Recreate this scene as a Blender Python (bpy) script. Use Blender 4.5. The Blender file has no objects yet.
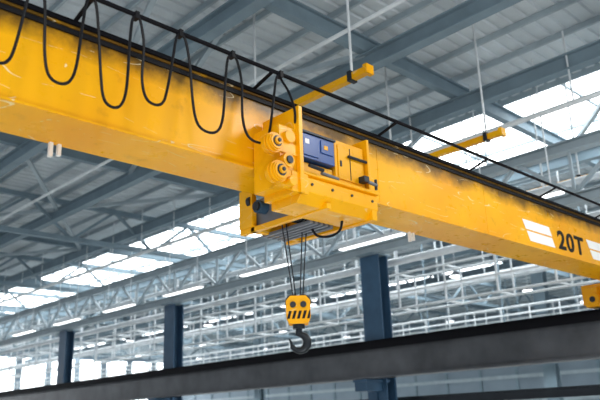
import bpy, math, random
from mathutils import Vector, Matrix
random.seed(4)
V=Vector
H0=7.0   # camera eye height above the shop floor; the scene is laid out relative to eye level then lifted
bpy.context.scene.view_settings.view_transform='Standard'

# ------------------------------------------------------------------ materials
def new_mat(name):
    m=bpy.data.materials.new(name); m.use_nodes=True
    nt=m.node_tree; b=nt.nodes['Principled BSDF']
    return m,nt,b
def steel(name,col,rough=0.5,metal=0.0,var=0.15,scale=1.5,spec=.3):
    m,nt,b=new_mat(name)
    tc=nt.nodes.new('ShaderNodeTexCoord'); n=nt.nodes.new('ShaderNodeTexNoise')
    n.inputs['Scale'].default_value=scale; n.inputs['Detail'].default_value=6
    nt.links.new(tc.outputs['Object'],n.inputs['Vector'])
    r=nt.nodes.new('ShaderNodeValToRGB')
    r.color_ramp.elements[0].position=0.3; r.color_ramp.elements[1].position=0.7
    c0=[max(0,c*(1-var)) for c in col]; c1=[min(1,c*(1+var)) for c in col]
    r.color_ramp.elements[0].color=(*c0,1); r.color_ramp.elements[1].color=(*c1,1)
    nt.links.new(n.outputs['Fac'],r.inputs['Fac']); nt.links.new(r.outputs['Color'],b.inputs['Base Color'])
    b.inputs['Roughness'].default_value=rough; b.inputs['Metallic'].default_value=metal
    b.inputs['Specular IOR Level'].default_value=spec
    return m
def emis(name,col,s):
    m,nt,b=new_mat(name)
    b.inputs['Base Color'].default_value=(*col,1)
    b.inputs['Emission Color'].default_value=(*col,1); b.inputs['Emission Strength'].default_value=s
    return m

def yellow_paint(name,grime=0.0,scr=1.0,base=(0.93,0.455,0.003)):
    m,nt,b=new_mat(name); L=nt.links
    def N(t): return nt.nodes.new(t)
    tc=N('ShaderNodeTexCoord')
    n=N('ShaderNodeTexNoise'); n.inputs['Scale'].default_value=.6; n.inputs['Detail'].default_value=5
    L.new(tc.outputs['Object'],n.inputs['Vector'])
    r=N('ShaderNodeValToRGB'); r.color_ramp.elements[0].position=.35; r.color_ramp.elements[1].position=.62
    r.color_ramp.elements[0].color=(base[0]*.91,base[1]*.80,base[2]*.5,1); r.color_ramp.elements[1].color=(*base,1)
    L.new(n.outputs['Fac'],r.inputs['Fac']); cur=r.outputs['Color']
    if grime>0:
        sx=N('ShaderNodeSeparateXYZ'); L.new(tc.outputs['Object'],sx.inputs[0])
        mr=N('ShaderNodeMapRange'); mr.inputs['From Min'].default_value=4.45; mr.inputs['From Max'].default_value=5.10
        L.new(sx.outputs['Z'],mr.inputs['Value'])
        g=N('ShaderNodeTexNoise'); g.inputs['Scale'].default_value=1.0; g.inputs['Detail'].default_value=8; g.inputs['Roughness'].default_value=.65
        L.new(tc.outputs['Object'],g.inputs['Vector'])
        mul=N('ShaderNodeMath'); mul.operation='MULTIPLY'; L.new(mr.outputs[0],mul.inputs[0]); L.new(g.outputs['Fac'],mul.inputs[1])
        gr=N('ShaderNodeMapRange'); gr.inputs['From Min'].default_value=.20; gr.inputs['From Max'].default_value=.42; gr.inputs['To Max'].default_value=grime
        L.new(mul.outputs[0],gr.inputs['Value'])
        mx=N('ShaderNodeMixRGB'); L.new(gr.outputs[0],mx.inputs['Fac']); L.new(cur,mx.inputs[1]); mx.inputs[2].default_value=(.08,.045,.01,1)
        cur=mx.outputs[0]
    d=N('ShaderNodeTexNoise'); d.inputs['Scale'].default_value=2.5; d.inputs['Detail'].default_value=9; d.inputs['Roughness'].default_value=.65
    L.new(tc.outputs['Object'],d.inputs['Vector'])
    dr=N('ShaderNodeMapRange'); dr.inputs['From Min'].default_value=.58; dr.inputs['From Max'].default_value=.76; dr.inputs['To Max'].default_value=.45
    L.new(d.outputs['Fac'],dr.inputs['Value'])
    mx=N('ShaderNodeMixRGB'); L.new(dr.outputs[0],mx.inputs['Fac']); L.new(cur,mx.inputs[1]); mx.inputs[2].default_value=(.38,.15,.008,1); cur=mx.outputs[0]
    for k,(sc,w) in enumerate(((.8,.0017),(1.3,.0022))):
        mp=N('ShaderNodeMapping'); mp.inputs['Location'].default_value=(3+7*k,1,5); mp.inputs['Rotation'].default_value=(0,.5+.9*k,0); mp.inputs['Scale'].default_value=(.35,1,1.8)
        L.new(tc.outputs['Object'],mp.inputs['Vector'])
        s=N('ShaderNodeTexNoise'); s.inputs['Scale'].default_value=sc; s.inputs['Detail'].default_value=1.2; L.new(mp.outputs[0],s.inputs['Vector'])
        a=N('ShaderNodeMath'); a.operation='SUBTRACT'; L.new(s.outputs['Fac'],a.inputs[0]); a.inputs[1].default_value=.5
        ab=N('ShaderNodeMath'); ab.operation='ABSOLUTE'; L.new(a.outputs[0],ab.inputs[0])
        lt=N('ShaderNodeMath'); lt.operation='LESS_THAN'; L.new(ab.outputs[0],lt.inputs[0]); lt.inputs[1].default_value=w
        mk=N('ShaderNodeTexNoise'); mk.inputs['Scale'].default_value=2.6+k; mk.inputs['Detail'].default_value=5; L.new(tc.outputs['Object'],mk.inputs['Vector'])
        gt=N('ShaderNodeMath'); gt.operation='GREATER_THAN'; L.new(mk.outputs['Fac'],gt.inputs[0]); gt.inputs[1].default_value=.52
        mm=N('ShaderNodeMath'); mm.operation='MULTIPLY'; L.new(lt.outputs[0],mm.inputs[0]); L.new(gt.outputs[0],mm.inputs[1])
        m2=N('ShaderNodeMath'); m2.operation='MULTIPLY'; L.new(mm.outputs[0],m2.inputs[0]); m2.inputs[1].default_value=.6*scr
        mx=N('ShaderNodeMixRGB'); L.new(m2.outputs[0],mx.inputs['Fac']); L.new(cur,mx.inputs[1]); mx.inputs[2].default_value=(.95,.85,.55,1); cur=mx.outputs[0]
    L.new(cur,b.inputs['Base Color']); b.inputs['Specular IOR Level'].default_value=.22
    rr=N('ShaderNodeMapRange'); rr.inputs['To Min'].default_value=.16; rr.inputs['To Max'].default_value=.45; L.new(d.outputs['Fac'],rr.inputs['Value']); L.new(rr.outputs[0],b.inputs['Roughness'])
    return m

M={}
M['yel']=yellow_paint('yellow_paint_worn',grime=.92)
M['yel2']=yellow_paint('yellow_paint',scr=.5)
M['black']=steel('black_rubber',(.008,.008,.010),.5,spec=.2)
M['dark']=steel('dark_steel',(.03,.035,.042),.4,.4)
M['grey']=steel('grey_steel',(.20,.22,.25),.45,.3)
M['run']=steel('runway_grey_paint',(.085,.09,.10),.38,0,.35,.8,.3)
M['runk']=steel('runway_black_rail',(.006,.006,.008),.6,spec=.08)
M['col']=steel('column_blue_paint',(.036,.085,.15),.45,0,.15)
M['beam']=steel('roof_beam_paint',(.19,.26,.305),.55,0,.1,spec=.2)
M['pur']=steel('purlin_paint',(.36,.43,.47),.5,0,.1,spec=.2)
M['deck']=steel('roof_deck_sheet',(.60,.66,.69),.55,0,.12,.6,.2)
M['pipe']=steel('galvanised_pipe',(.68,.72,.74),.4,.1)
M['white']=steel('white_paint',(.95,.95,.92),.5,0,.03)
M['blue']=steel('blue_enclosure',(.02,.075,.27),.3)
M['sky']=emis('translucent_roof_sheet',(.96,.985,1.0),5.0)
M['lamp']=emis('lamp_diffuser',(1,1,1),3)
M['floor']=steel('concrete_floor',(.72,.71,.68),.5,0,.1)
M['wall']=steel('wall_cladding',(.22,.28,.33),.6,0,.1,.3)
M['hook']=steel('forged_hook_steel',(.02,.025,.03),.35,.4)

# ------------------------------------------------------------------ mesh builder
class B:
    def __init__(s): s.v=[]; s.f=[]; s.m=[]; s.mats=[]
    def mi(s,k):
        if k not in s.mats: s.mats.append(k)
        return s.mats.index(k)
    def add(s,vs,fs,k):
        o=len(s.v); s.v+= [tuple(x) for x in vs]; i=s.mi(k)
        for f in fs: s.f.append(tuple(o+a for a in f)); s.m.append(i)
    def box(s,a,b,k):
        x0,y0,z0=a; x1,y1,z1=b
        vs=[(x0,y0,z0),(x1,y0,z0),(x1,y1,z0),(x0,y1,z0),(x0,y0,z1),(x1,y0,z1),(x1,y1,z1),(x0,y1,z1)]
        s.add(vs,[(0,3,2,1),(4,5,6,7),(0,1,5,4),(1,2,6,5),(2,3,7,6),(3,0,4,7)],k)
    def frame(s,p0,p1,up=V((0,0,1))):
        d=(V(p1)-V(p0)); L=d.length; d=d/L
        if abs(d.dot(up))>.98: up=V((0,1,0))
        r=d.cross(up).normalized(); u=r.cross(d).normalized()
        return d,r,u
    def extr(s,p0,p1,prof,k,up=V((0,0,1))):
        d,r,u=s.frame(p0,p1,up); p0=V(p0);p1=V(p1); n=len(prof)
        vs=[p0+r*a+u*b for a,b in prof]+[p1+r*a+u*b for a,b in prof]
        fs=[(i,(i+1)%n,n+(i+1)%n,n+i) for i in range(n)]+[tuple(range(n))[::-1],tuple(range(n,2*n))]
        s.add(vs,fs,k)
    def bar(s,p0,p1,w,h,k,up=V((0,0,1))):
        s.extr(p0,p1,[(-w/2,-h/2),(w/2,-h/2),(w/2,h/2),(-w/2,h/2)],k,up)
    def ib(s,p0,p1,w,h,t,k,up=V((0,0,1))):
        a=w/2;b=h/2;c=t/2
        s.extr(p0,p1,[(-a,-b),(a,-b),(a,-b+t),(c,-b+t),(c,b-t),(a,b-t),(a,b),(-a,b),(-a,b-t),(-c,b-t),(-c,-b+t),(-a,-b+t)],k,up)
    def cyl(s,p0,p1,r,k,n=12,r2=None):
        d,a,u=s.frame(p0,p1); p0=V(p0);p1=V(p1); r2=r if r2 is None else r2
        vs=[p0+(a*math.cos(t)+u*math.sin(t))*r for t in [2*math.pi*i/n for i in range(n)]]
        vs+=[p1+(a*math.cos(t)+u*math.sin(t))*r2 for t in [2*math.pi*i/n for i in range(n)]]
        s.add(vs,[(i,(i+1)%n,n+(i+1)%n,n+i) for i in range(n)]+[tuple(range(n))[::-1],tuple(range(n,2*n))],k)
    def tube(s,pts,rad,k,n=8):
        pts=[V(p) for p in pts]; rs=rad if isinstance(rad,(list,tuple)) else [rad]*len(pts)
        vs=[]; ref=None
        for i,p in enumerate(pts):
            d=(pts[min(i+1,len(pts)-1)]-pts[max(i-1,0)]).normalized()
            if ref is None:
                ref=d.orthogonal().normalized()
            ref=(ref-d*ref.dot(d)).normalized(); q=d.cross(ref)
            vs+=[p+(ref*math.cos(2*math.pi*j/n)+q*math.sin(2*math.pi*j/n))*rs[i] for j in range(n)]
        fs=[]
        for i in range(len(pts)-1):
            for j in range(n):
                fs.append((i*n+j,i*n+(j+1)%n,(i+1)*n+(j+1)%n,(i+1)*n+j))
        fs+=[tuple(range(n))[::-1],tuple(range((len(pts)-1)*n,len(pts)*n))]
        s.add(vs,fs,k)
    def build(s,name,parent=None,bevel=0,smooth=False):
        me=bpy.data.meshes.new(name); me.from_pydata(s.v,[],s.f); 
        for k in s.mats: me.materials.append(M[k])
        for p,i in zip(me.polygons,s.m): p.material_index=i
        import bmesh
        bm=bmesh.new(); bm.from_mesh(me); bmesh.ops.recalc_face_normals(bm,faces=bm.faces); bm.to_mesh(me); bm.free()
        o=bpy.data.objects.new(name,me); bpy.context.scene.collection.objects.link(o)
        if smooth:
            me.polygons.foreach_set('use_smooth',[True]*len(me.polygons)); 
            try: me.set_sharp_from_angle(angle=math.radians(40))
            except Exception: pass
        if bevel:
            md=o.modifiers.new('bevel','BEVEL'); md.width=bevel; md.segments=2; md.limit_method='ANGLE'
        if parent: o.parent=parent
        return o
def empty(name):
    e=bpy.data.objects.new(name,None); bpy.context.scene.collection.objects.link(e); return e
def spline(pts,n=8):
    pts=[V(p) for p in pts]; out=[]
    P=[pts[0]*2-pts[1]]+pts+[pts[-1]*2-pts[-2]]
    for i in range(1,len(P)-2):
        for j in range(n):
            t=j/n; a,b,c,d=P[i-1],P[i],P[i+1],P[i+2]
            out.append(.5*((2*b)+(-a+c)*t+(2*a-5*b+4*c-d)*t*t+(-a+3*b-3*c+d)*t**3))
    out.append(pts[-1]); return out

# ================================================================== CRANE
crane=empty('overhead_crane')
GY0,GY1,GZ0,GZ1=8.0,8.9,3.83,5.14
b=B()
b.box((-4,GY0,GZ0+.03),(22.6,GY1,GZ1-.03),'yel')
b.box((-4,GY0-.05,GZ0),(22.6,GY1+.05,GZ0+.035),'yel')
b.box((-4,GY0-.06,GZ1-.035),(22.6,GY1+.06,GZ1),'yel')
for x in (2.2,9.9,13.6,21.3):   # web splice seams
    b.box((x,GY0-.008,GZ0+.035),(x+.02,GY0+.01,GZ1-.035),'yel')
b.build('girder',crane,.006)
b=B()
b.box((-4,GY0-.10,GZ1-.005),(22.6,GY0-.02,GZ1+.06),'runk')
b.box((-4,GY0-.035,GZ1-.11),(22.6,GY0+.01,GZ1-.04),'black')
b.box((-4,GY0+.3,GZ1),(22.6,GY0+.5,GZ1+.07),'runk')
b.build('girder_rail',crane)
# small lug hanging from the bottom flange
b=B()
for x in (3.9,11.9):
    b.box((x,8.86,3.62),(x+.05,8.92,3.84),'white'); b.box((x+.12,8.86,3.66),(x+.17,8.92,3.84),'white')
b.build('flange_lugs',crane)
# capacity sign
b=B()
y=GY0-.006
def quad(x0,x1,z0,z1,sk,k):
    b.add([(x0+sk,y,z0),(x1+sk,y,z0),(x1,y,z1),(x0,y,z1)],[(0,1,2,3)],k)
quad(15.2,16.5,4.27,4.50,.12,'white'); quad(15.35,16.6,3.99,4.23,.12,'white')
quad(18.55,20.1,4.27,4.50,.12,'white'); quad(18.7,20.2,3.99,4.23,.12,'white')
b.build('sign_stripes',crane)
cu=bpy.data.curves.new('t','FONT'); cu.body='20T'; cu.size=1; cu.extrude=.004; cu.offset=.026; cu.space_character=1.12
t=bpy.data.objects.new('t',cu); bpy.context.scene.collection.objects.link(t)
bpy.context.view_layer.update()
me=bpy.data.meshes.new_from_object(t.evaluated_get(bpy.context.evaluated_depsgraph_get()))
bpy.data.objects.remove(t)
xs=[v.co.x for v in me.vertices]; ys=[v.co.y for v in me.vertices]
sx=1.45/(max(xs)-min(xs)); sy=.50/(max(ys)-min(ys))
for v in me.vertices:
    v.co=V((16.9+(v.co.x-min(xs))*sx, GY0-.008+v.co.z*-1, 4.0+(v.co.y-min(ys))*sy))
me.materials.clear(); me.materials.append(M['black'])
o=bpy.data.objects.new('capacity_lettering',me); bpy.context.scene.collection.objects.link(o); o.parent=crane

# end truck
b=B()
b.box((21.7,7.0,3.22),(22.3,9.75,3.83),'yel2')
b.box((21.55,9.2,3.12),(22.45,9.62,3.72),'yel2')
b.box((21.55,6.9,3.1),(22.45,7.5,3.7),'yel2')
for yy in (7.5,9.35):
    b.cyl((21.85,yy,3.34),(22.15,yy,3.34),.25,'dark',24)
    b.cyl((21.5,yy,3.34),(21.72,yy,3.34),.2,'yel2',20); b.cyl((21.46,yy,3.34),(21.5,yy,3.34),.09,'dark',16)
b.cyl((22,9.7,3.4),(22,9.85,3.4),.09,'black',12)
b.build('end_truck',crane,.015)

# festoon track + cable
b=B()
RY,RZ=7.5,5.36
b.cyl((-4,RY,RZ),(22.6,RY,RZ),.034,'runk',10)
for x in [ -2.5,.6,3.7,6.8,9.9,13,16.1,19.2,22.3]:
    b.bar((x,GY0+.05,GZ1+.02),(x,RY-.03,RZ-.04),.05,.03,'runk')
b.build('festoon_track',crane,smooth=True)
tops=[1.75,2.35,2.98,3.70,4.36,5.07,6.01,6.99]
b=B()
for i,(a,c) in enumerate(zip(tops[:-1],tops[1:])):
    w=c-a; zt=RZ-.05; dz=(1.22,1.3,1.32,1.42,1.20,1.36,1.28)[i]
    j=(.03,-.04,.02,.05,-.03,.04,-.02)[i]
    pts=[(a,RY-.02,zt+.03),(a+w*.08,RY-.03,zt-.05),(a+w*.15,RY-.05,zt-.40),(a+w*.17+j,RY-.06,zt-dz*.74),(a+w*.27+j,RY-.05,zt-dz*.95),(a+w*.47+j,RY-.04,zt-dz),
         (a+w*.66+j,RY-.03,zt-dz*.94),(a+w*.78+j,RY,zt-dz*.74),(a+w*.86+j*.3,RY,zt-.40),(c-w*.08,RY,zt-.05),(c,RY-.02,zt+.03)]
    b.tube(spline(pts,6),.02,'black')
for x in tops:
    b.box((x-.03,RY-.05,RZ-.07),(x+.03,RY+.05,RZ+.04),'black')
b.build('festoon_cable',crane,smooth=True)

# ================================================================== HOIST TROLLEY
h=empty('hoist_trolley')
b=B()
b.box((6.98,7.2,3.3),(7.10,7.93,4.66),'yel2')
b.box((7.0,7.12,3.28),(7.08,7.2,4.68),'yel2')
b.box((6.86,7.16,3.28),(7.2,7.2,3.6),'yel2')
b.box((6.66,7.2,3.36),(7.0,7.34,4.30),'yel2')
b.box((6.78,7.34,3.4),(7.0,7.93,4.4),'yel2')
b.box((7.12,7.75,3.75),(8.8,7.93,4.55),'yel2')      # back plate
b.box((8.02,7.35,3.7),(8.74,7.8,4.45),'yel2')
b.box((8.08,7.33,3.78),(8.68,7.36,4.38),'yel2')
b.box((8.36,7.32,3.80),(8.375,7.35,4.36),'dark')
b.box((8.12,7.315,4.0),(8.16,7.34,4.1),'dark')
b.box((8.76,7.28,3.3),(8.82,7.93,4.62),'yel2')
b.extr((7.1,7.55,0),(8.84,7.55,0),[(-.35,3.72),(.33,3.62),(.36,3.56),(.36,3.34),(.22,3.18),(-.35,3.18)],'yel2')
b.box((7.12,7.4,3.7),(8.0,7.7,3.92),'yel2')
b.box((7.08,7.15,3.60),(8.86,7.24,3.65),'yel2')
# cross frame beneath the girder
b.box((7.66,9.2,3.25),(8.8,9.3,3.78),'yel2')
b.box((7.6,8.95,3.25),(7.7,9.3,3.95),'yel2')
b.box((8.7,9.0,3.3),(8.8,9.3,4.0),'yel2')
b.box((7.62,7.2,3.16),(7.72,9.3,3.25),'yel2')
b.box((8.7,7.2,3.16),(8.82,9.3,3.5),'yel2')
b.box((7.62,8.92,3.16),(8.8,9.02,3.28),'yel2')
b.build('trolley_frame',h,.012)
b=B()
for (x,z,r) in ((6.48,3.93,.135),(6.55,3.50,.145)):
    b.cyl((x,7.06,z),(x,7.26,z),r,'yel2',28); b.cyl((x,7.10,z),(x,7.13,z),r+.022,'yel2',28)
    b.cyl((x,7.16,z),(x,7.19,z),r+.022,'yel2',28)
    b.cyl((x,7.04,z),(x,7.062,z),r*.86,'yel2',28)
    b.cyl((x,7.035,z),(x,7.045,z),r*.62,'dark',28)
    b.cyl((x,7.0,z),(x,7.04,z),.06,'yel2',24); b.cyl((x,6.98,z),(x,7.01,z),.03,'dark',16)
    b.box((x,7.17,z-.08),(7.0,7.22,z+.1),'yel2')
b.cyl((6.76,7.10,3.72),(6.76,7.3,3.72),.11,'yel2',20); b.cyl((6.76,7.07,3.72),(6.76,7.1,3.72),.06,'dark',20)
b.cyl((6.82,7.12,4.12),(6.82,7.3,4.12),.10,'yel2',20)
b.cyl((6.84,7.1,3.42),(6.84,7.3,3.42),.08,'yel2',20)
b.build('drive_gearbox',h,.005,True)
b=B()
b.box((7.2,7.3,3.95),(7.96,7.78,4.36),'blue')
b.box((7.24,7.28,3.99),(7.58,7.305,4.32),'blue')
b.box((7.64,7.28,4.1),(7.92,7.305,4.32),'blue')
b.box((7.28,7.272,4.18),(7.37,7.285,4.26),'white')
b.box((7.7,7.272,4.17),(7.79,7.285,4.24),'yel2')
b.box((7.18,7.27,4.36),(7.98,7.8,4.40),'dark')
b.build('electrical_enclosure',h,.01)
b=B()
b.cyl((7.74,8.3,3.46),(8.66,8.3,3.46),.2,'grey',28)
for i in range(12):
    x=7.78+i*.07; b.cyl((x,8.3,3.46),(x+.035,8.3,3.46),.215,'dark',28)
b.cyl((7.54,8.75,3.55),(7.74,8.75,3.55),.11,'col',20); b.cyl((7.50,8.75,3.55),(7.54,8.75,3.55),.08,'dark',20)
b.box((7.72,7.95,3.22),(7.77,9.0,3.75),'grey'); b.box((8.64,8.1,3.2),(8.7,8.8,3.75),'grey')
for i in range(5): b.box((7.95+.12*i,7.9,3.14),(8.01+.12*i,9.1,3.19),'grey')
b.build('rope_drum',h,smooth=True)
b=B()
for x in (7.66,8.75):
    for yy in (7.93,9.0): b.cyl((x,yy,3.72),(x,yy+.08,3.72),.1,'dark',20)
b.box((8.56,7.2,3.80),(8.68,7.34,3.9),'dark'); b.cyl((8.68,7.27,3.85),(8.95,7.27,3.82),.03,'grey',10); b.cyl((8.93,7.27,3.74),(8.93,7.27,3.92),.025,'dark',8)
b.cyl((8.3,7.3,4.2),(8.75,7.3,4.2),.025,'dark',8); b.cyl((7.62,7.28,3.75),(8.0,7.28,3.73),.03,'grey',8)
b.cyl((7.15,7.08,3.72),(7.45,7.08,3.70),.03,'dark',8)
for x in (7.3,7.75,8.2,8.7): b.cyl((x,7.17,3.47),(x,7.19,3.47),.022,'dark',8)
b.tube(spline([(8.4,7.6,3.2),(8.43,7.7,3.04),(8.4,7.9,2.98),(8.3,8.1,3.02),(8.25,8.2,3.2)],8),.022,'black')
b.tube(spline([(7.0,7.2,4.4),(6.95,7.15,4.6),(6.99,7.3,4.95),(7.0,7.45,5.2),(6.99,7.5,5.3)],8),.02,'black')
b.build('trolley_fittings',h,smooth=True)

# ropes
HX,HY,HZ=8.14,8.45,1.80
b=B()
for (dx0,dx1) in ((-.30,-.10),(-.20,-.04),(.18,.05),(.28,.11)):
    b.cyl((HX+dx0,HY+.02,3.25),(HX+dx1,HY,HZ+.17),.011,'dark',6)
b.build('wire_ropes',h)
# hook block
hb=empty('hook_block')
b=B()
prof=[(-.20,-.12),(-.15,-.24),(.15,-.24),(.20,-.12),(.20,.14),(.13,.22),(-.13,.22),(-.20,.14)]
c=V((HX,HY,HZ))
dirv=V((.69,.72,0)).normalized()
for off in (-.13,.105):
    b.extr(c+dirv*off,c+dirv*(off+.03),prof,'yel2')
b.extr(c-dirv*.12,c+dirv*.12,[(-.17,-.22),(.17,-.22),(.17,-.05),(-.17,-.05)],'yel2')
side=dirv.cross(V((0,0,1))).normalized()
for s_ in (-.06,.0,.06):
    for so in (-.085,.085):
        p=c+dirv*s_+side*so+V((0,0,.12)); b.cyl(p-dirv*.02,p+dirv*.02,.13,'dark',24)
for so in (-.085,.085):
    p=c+side*so+V((0,0,.07)); b.cyl(p-dirv*.17,p-dirv*.12,.05,'dark',14)
f=-.135
for i in range(5):
    x0=-.19+i*.082
    vs=[c+dirv*f+side*(x0)+V((0,0,-.16)),c+dirv*f+side*(x0+.045)+V((0,0,-.16)),c+dirv*f+side*(min(x0+.085,.2))+V((0,0,-.03)),c+dirv*f+side*(min(x0+.04,.2))+V((0,0,-.03))]
    b.add(vs,[(0,1,2,3)],'black')
b.build('block_housing',hb,.006)
b=B()
p=c+V((0,0,-.24)); b.cyl(p,p-V((0,0,.07)),.10,'hook',20); b.cyl(p-V((0,0,.07)),p-V((0,0,.14)),.055,'hook',16)
hp=[];hr=[]
cc=c+V((0,0,-.53))
hp.append(c+V((0,0,-.34)));hr.append(.045)
for a in range(100,-181,-14):
    t=math.radians(a); hp.append(cc+side*(math.cos(t)*.13)+V((0,0,math.sin(t)*.13))); 
    k=(100-a)/280; hr.append(.042+.028*math.sin(min(1,k*1.25)*math.pi)-(.02 if k>.9 else 0))
hp.append(hp[-1]+V((0,0,.06))-side*.03);hr.append(.012)
b.tube(hp,hr,'hook',12)
b.build('hook',hb,smooth=True)

# ================================================================== RUNWAY
def runway(x,zt,zb,y0,y1,name):
    b=B()
    b.box((x-.32,y0,zt-.10),(x+.32,y1,zt),'runk')
    b.box((x-.05,y0,zt),(x+.05,y1,zt+.14),'runk')
    b.box((x-.32,y0,zb),(x+.32,y1,zb+.07),'run')
    b.box((x-.03,y0,zb+.07),(x+.03,y1,zt-.10),'run')
    b.box((x-.33,y0,zt-.24),(x-.29,y1,zt-.05),'runk')
    return b.build(name)
runway(22,2.95,1.62,-6,95,'crane_runway_beam')
b=B(); b.ib((23.9,-6,.75),(23.9,95,.75),.3,.34,.05,'dark'); b.build('tie_beam')
CY=[4.6,19.1,34,47,60,73,86]
for yy in CY:
    b=B(); X=22.95
    b.ib((X,yy,-H0),(X,yy,6.7),1.0,.62,.06,'col',up=V((1,0,0)))
    b.box((X-.6,yy-.45,6.7),(X+.6,yy+.45,6.76),'beam')
    b.box((X-.5,yy-.6,-H0),(X+.5,yy+.6,-H0+.05),'col')
    b.box((X-1.35,yy-.35,1.50),(X+.1,yy+.35,1.60),'col')
    b.extr((X-.3,yy-.05,0),(X-.3,yy+.05,0),[(-.1,.6),(1.05,1.5),(-.1,1.5)] ,'col')
    b.box((X-1.3,yy-.3,1.15),(X-.3,yy+.3,1.5),'col')
    b.build('steel_column')
for yy in (8,22,36,50,64):
    b=B(); X=43
    b.ib((X,yy,-H0),(X,yy,11.3),.8,.6,.06,'beam',up=V((1,0,0))); b.box((X-.5,yy-.5,-H0),(X+.5,yy+.5,-H0+.05),'beam'); b.build('steel_column')
# longitudinal lattice girder over the columns
b=B()
for z in (7.0,8.9): b.ib((22.95,-6,z),(22.95,100,z),.45,.4,.05,'pur')
y=-6; 
while y<98:
    b.bar((22.95,y,7.2),(22.95,y+2,8.8),.12,.12,'pur'); b.bar((22.95,y+2,8.8),(22.95,y+4,7.2),.12,.12,'pur'); b.bar((22.95,y,7.2),(22.95,y,8.8),.1,.1,'pur'); y+=4
b.build('lattice_girder')
# tubular pipe-rack frame hung beside the columns
b=B(); y=-5
for z in (4.6,5.3,6.1): b.cyl((24.4,-5,z),(24.4,95,z),.05,'pipe',8)
for z in (4.6,6.1): b.cyl((25.6,-5,z),(25.6,95,z),.05,'pipe',8)
while y<95:
    b.cyl((24.4,y,4.6),(24.4,y,8.7),.05,'pipe',8); b.cyl((25.6,y,4.6),(25.6,y,6.1),.045,'pipe',8); b.cyl((24.4,y,4.6),(25.6,y,4.6),.045,'pipe',8); b.cyl((24.4,y,6.1),(25.6,y,6.1),.045,'pipe',8)
    y+=2.4
b.build('pipe_rack')

# ================================================================== ROOF
ZR=12.0
def deck(x0,x1,y0,y1,name,k='deck'):
    b=B(); p=.5; y=y0
    prof=[]
    while y<y1:
        prof+= [(y,0),(y+.30,0),(y+.34,.07),(y+.46,.07)]; y+=p
    vs=[];fs=[]
    for (yy,zz) in prof: vs+=[(x0,yy,ZR+zz),(x1,yy,ZR+zz)]
    for i in range(len(prof)-1): fs.append((2*i,2*i+1,2*i+3,2*i+2))
    b.add(vs,fs,k); return b.build(name)
SX0,SX1=24.0,33.5
ce=empty('ceiling')
for (a,c_,n) in ((-8,SX0,'deck_near'),(SX1,50,'deck_mid'),(57,76,'deck_far')):
    deck(a,c_,-6,110,n).parent=ce
sk=empty('roof_skylight')
for i,(a,c_) in enumerate(((SX0,SX1),(50,57))):
    b=B(); b.box((a,-6,ZR+.1),(c_,110,ZR+.14),'sky')
    y=-6
    while y<110:
        b.box((a,y-.05,ZR-.02),(c_,y+.05,ZR+.1),'pur'); y+=3.3
    for k in range(3):
        x=a+(c_-a)*k/2; b.box((x-.06,-6,ZR-.1),(x+.06,110,ZR+.1),'pur')
    b.build('skylight_glazing_%d'%(i+1),sk)
b=B()
x=-7
while x<76:
    if not (24.5<x<33 or 50.5<x<56.5): b.bar((x,-6,ZR-.12),(x,110,ZR-.12),.08,.2,'pur')
    x+=1.63
b.build('roof_purlins')
b=B()
for x in (.7,5.6,10.5,15.4,20.3,28.8,35,39.9,47):
    b.ib((x,-6,10.6),(x,110,10.6),.36,.55,.05,'beam')
b.build('roof_longitudinal_beams')
b=B()
for y in (-1,5.5,12.6,26.5,40.5,53.5,66.5,80):
    b.ib((-8,y,11.2),(76,y,11.2),.28,.55,.05,'beam')
b.build('roof_rafters')
b=B()
for y in CY:
    b.bar((-8,y,11.5),(76,y,11.5),.25,.25,'beam'); b.bar((-8,y,9.6),(76,y,9.6),.25,.25,'beam')
    x=-8; i=0
    while x<74:
        b.bar((x,y,9.6),(x+2.45,y,11.5),.14,.14,'beam'); b.bar((x+2.45,y,11.5),(x+4.9,y,9.6),.14,.14,'beam'); x+=4.9
b.build('roof_truss')
b=B()
for (x0,y0,x1,y1) in ((10.5,12.6,15.4,26.5),(15.4,12.6,10.5,26.5),(20.3,5.5,28.8,12.6),(10.5,26.5,20.3,40.5),(20.3,26.5,10.5,40.5),(20.3,12.6,28.8,26.5),(20.3,40.5,10.5,53.5),(5.6,5.5,10.5,19)):
    b.bar((x0,y0,10.9),(x1,y1,10.9),.16,.16,'pur')
b.build('wind_bracing')

# yellow suspended arms
for x in (11.9,17.9,24.0,30.1):
    b=B()
    b.bar((x,9.7,8.0),(x,14.6,8.0),.17,.17,'yel2'); b.box((x-.13,9.62,7.88),(x+.13,9.74,8.12),'yel2')
    for yy in (10.2,13.8): b.cyl((x,yy,8.05),(x,yy,11.9),.035,'pipe',8); b.box((x-.12,yy-.06,7.88),(x+.12,yy+.06,8.14),'dark')
    b.build('yellow_suspension_arm')

# linear luminaires
for x,z in ((21,6.75),(30.5,8.2)):
    y=9.5 if x<22 else 8
    while y<85:
        b=B()
        b.box((x-.16,y,z),(x+.16,y+3.3,z+.12),'pipe'); b.box((x-.13,y+.04,z-.03),(x+.13,y+3.26,z),'lamp')
        for yy in (y+.4,y+2.9): b.cyl((x,yy,z+.1),(x,yy,11.6),.025,'pipe',6)
        b.build('linear_luminaire'); y+=6.4
for i in range(4):
    for j in range(6):
        x=38+i*9; y=12+j*13; z=8.6
        b=B(); b.cyl((x,y,z),(x,y,z+.3),.42,'grey',14,.15); b.cyl((x,y,z-.04),(x,y,z),.38,'lamp',14); b.cyl((x,y,z+.3),(x,y,11.8),.03,'pipe',6)
        b.build('high_bay_lamp')

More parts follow.
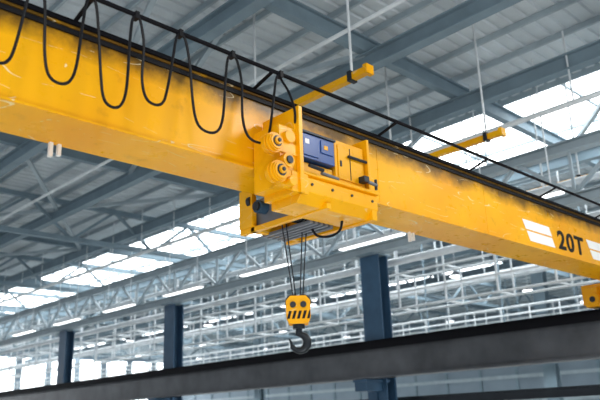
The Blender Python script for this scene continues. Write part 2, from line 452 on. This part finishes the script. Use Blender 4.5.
# pipes & cable trays
b=B()
for (x,z,r) in ((23.8,7.9,.12),(23.8,6.5,.16),(34.5,7.4,.25),(20.2,9.2,.09),(12.5,9.8,.06)):
    b.cyl((x,-6,z),(x,108,z),r,'pipe',10)
y=-4
while y<106:
    for (x,z) in ((23.8,7.6),(34.5,7.4),(20.2,9.2)): b.cyl((x,y,z),(x,y,11.7),.03,'pipe',6)
    y+=3.1
b.build('service_pipework')
def rail(x,z,y0,y1,name):
    b=B()
    b.box((x-.1,y0,z-.3),(x+.9,y1,z),'beam')
    for dz in (.4,.75,1.15): b.cyl((x,y0,z+dz),(x,y1,z+dz),.045,'pipe',6)
    y=y0
    while y<y1:
        b.cyl((x,y,z),(x,y,z+1.15),.04,'pipe',6); y+=1.6
    y=y0+.1
    while y<y1:
        b.cyl((x+.4,y,z),(x+.4,y,11.6),.05,'beam',6); y+=4.8
    b.build(name)
rail(33,4.2,0,95,'walkway_railing')
rail(42,5.6,0,95,'walkway_railing')
rail(52,5.0,0,105,'walkway_railing')
# second-bay runway beam
b=B(); b.ib((42,-6,3.6),(42,100,3.6),.5,1.1,.08,'beam'); b.build('second_bay_runway_beam')

# ================================================================== SHELL
b=B(); b.box((-8,-6,-H0-.2),(76.3,110.3,-H0),'floor'); b.build('floor')
b=B(); b.box((76,-6,-H0),(76.3,110,ZR),'wall')
for k in range(24): b.box((75.85,-5+k*4.8,-H0),(76,-4.7+k*4.8,ZR),'beam')
for z in (1.5,4.2,8): b.box((75.8,-6,z),(76,110,z+.4),'pur')
b.build('wall_far')
b=B(); b.box((-8,110,-H0),(76.3,110.3,ZR),'wall')
for k in range(17): b.box((-6+k*4.8,109.9,3.5),(-2.4+k*4.8,110,11.2),'sky')
b.build('wall_left')

# ================================================================== LIGHT / CAMERA
w=bpy.data.worlds.new('World'); bpy.context.scene.world=w; w.use_nodes=True
bg=w.node_tree.nodes['Background']; bg.inputs[0].default_value=(.86,.93,1,1); bg.inputs[1].default_value=.76
def area(name,loc,target,size,e,col=(1,1,1)):
    l=bpy.data.lights.new(name,'AREA'); l.energy=e; l.size=size; l.color=col
    o=bpy.data.objects.new(name,l); bpy.context.scene.collection.objects.link(o); o.location=loc
    o.rotation_euler=(V(target)-V(loc)).to_track_quat('-Z','Y').to_euler()
area('added_girder_fill',(-1,-1,9),(7,8,4.3),2.5,500,(1,.97,.92))  # added fill light for a warm highlight on the girder, no fixture modelled
area('added_girder_fill.001',(14,0,9),(15,8,4.3),2.5,540,(1,.97,.92))  # second added fill, brightens the far half of the girder web
area('added_girder_fill_low',(4,2,-4),(8,8.4,4),3.0,360,(1,.97,.92))  # added fill from below for the girder underside, not a lamp of the hall

Xa=V((.7217,-.1849,-.6671)).normalized(); Ya=V((-.6914,-.2397,-.6816)); Ya=(Ya-Xa*Ya.dot(Xa)).normalized(); Za=Xa.cross(Ya)
cam=bpy.data.cameras.new('cam'); cam.sensor_width=36; cam.lens=42.66; cam.clip_end=500
cam.dof.use_dof=True; cam.dof.focus_distance=12.5; cam.dof.aperture_fstop=.85
co=bpy.data.objects.new('camera',cam); bpy.context.scene.collection.objects.link(co)
co.matrix_world=Matrix((Xa,Ya,Za)).to_4x4()
bpy.context.scene.camera=co
for o in list(bpy.context.scene.objects):
    if o.parent is None: o.location.z+=H0
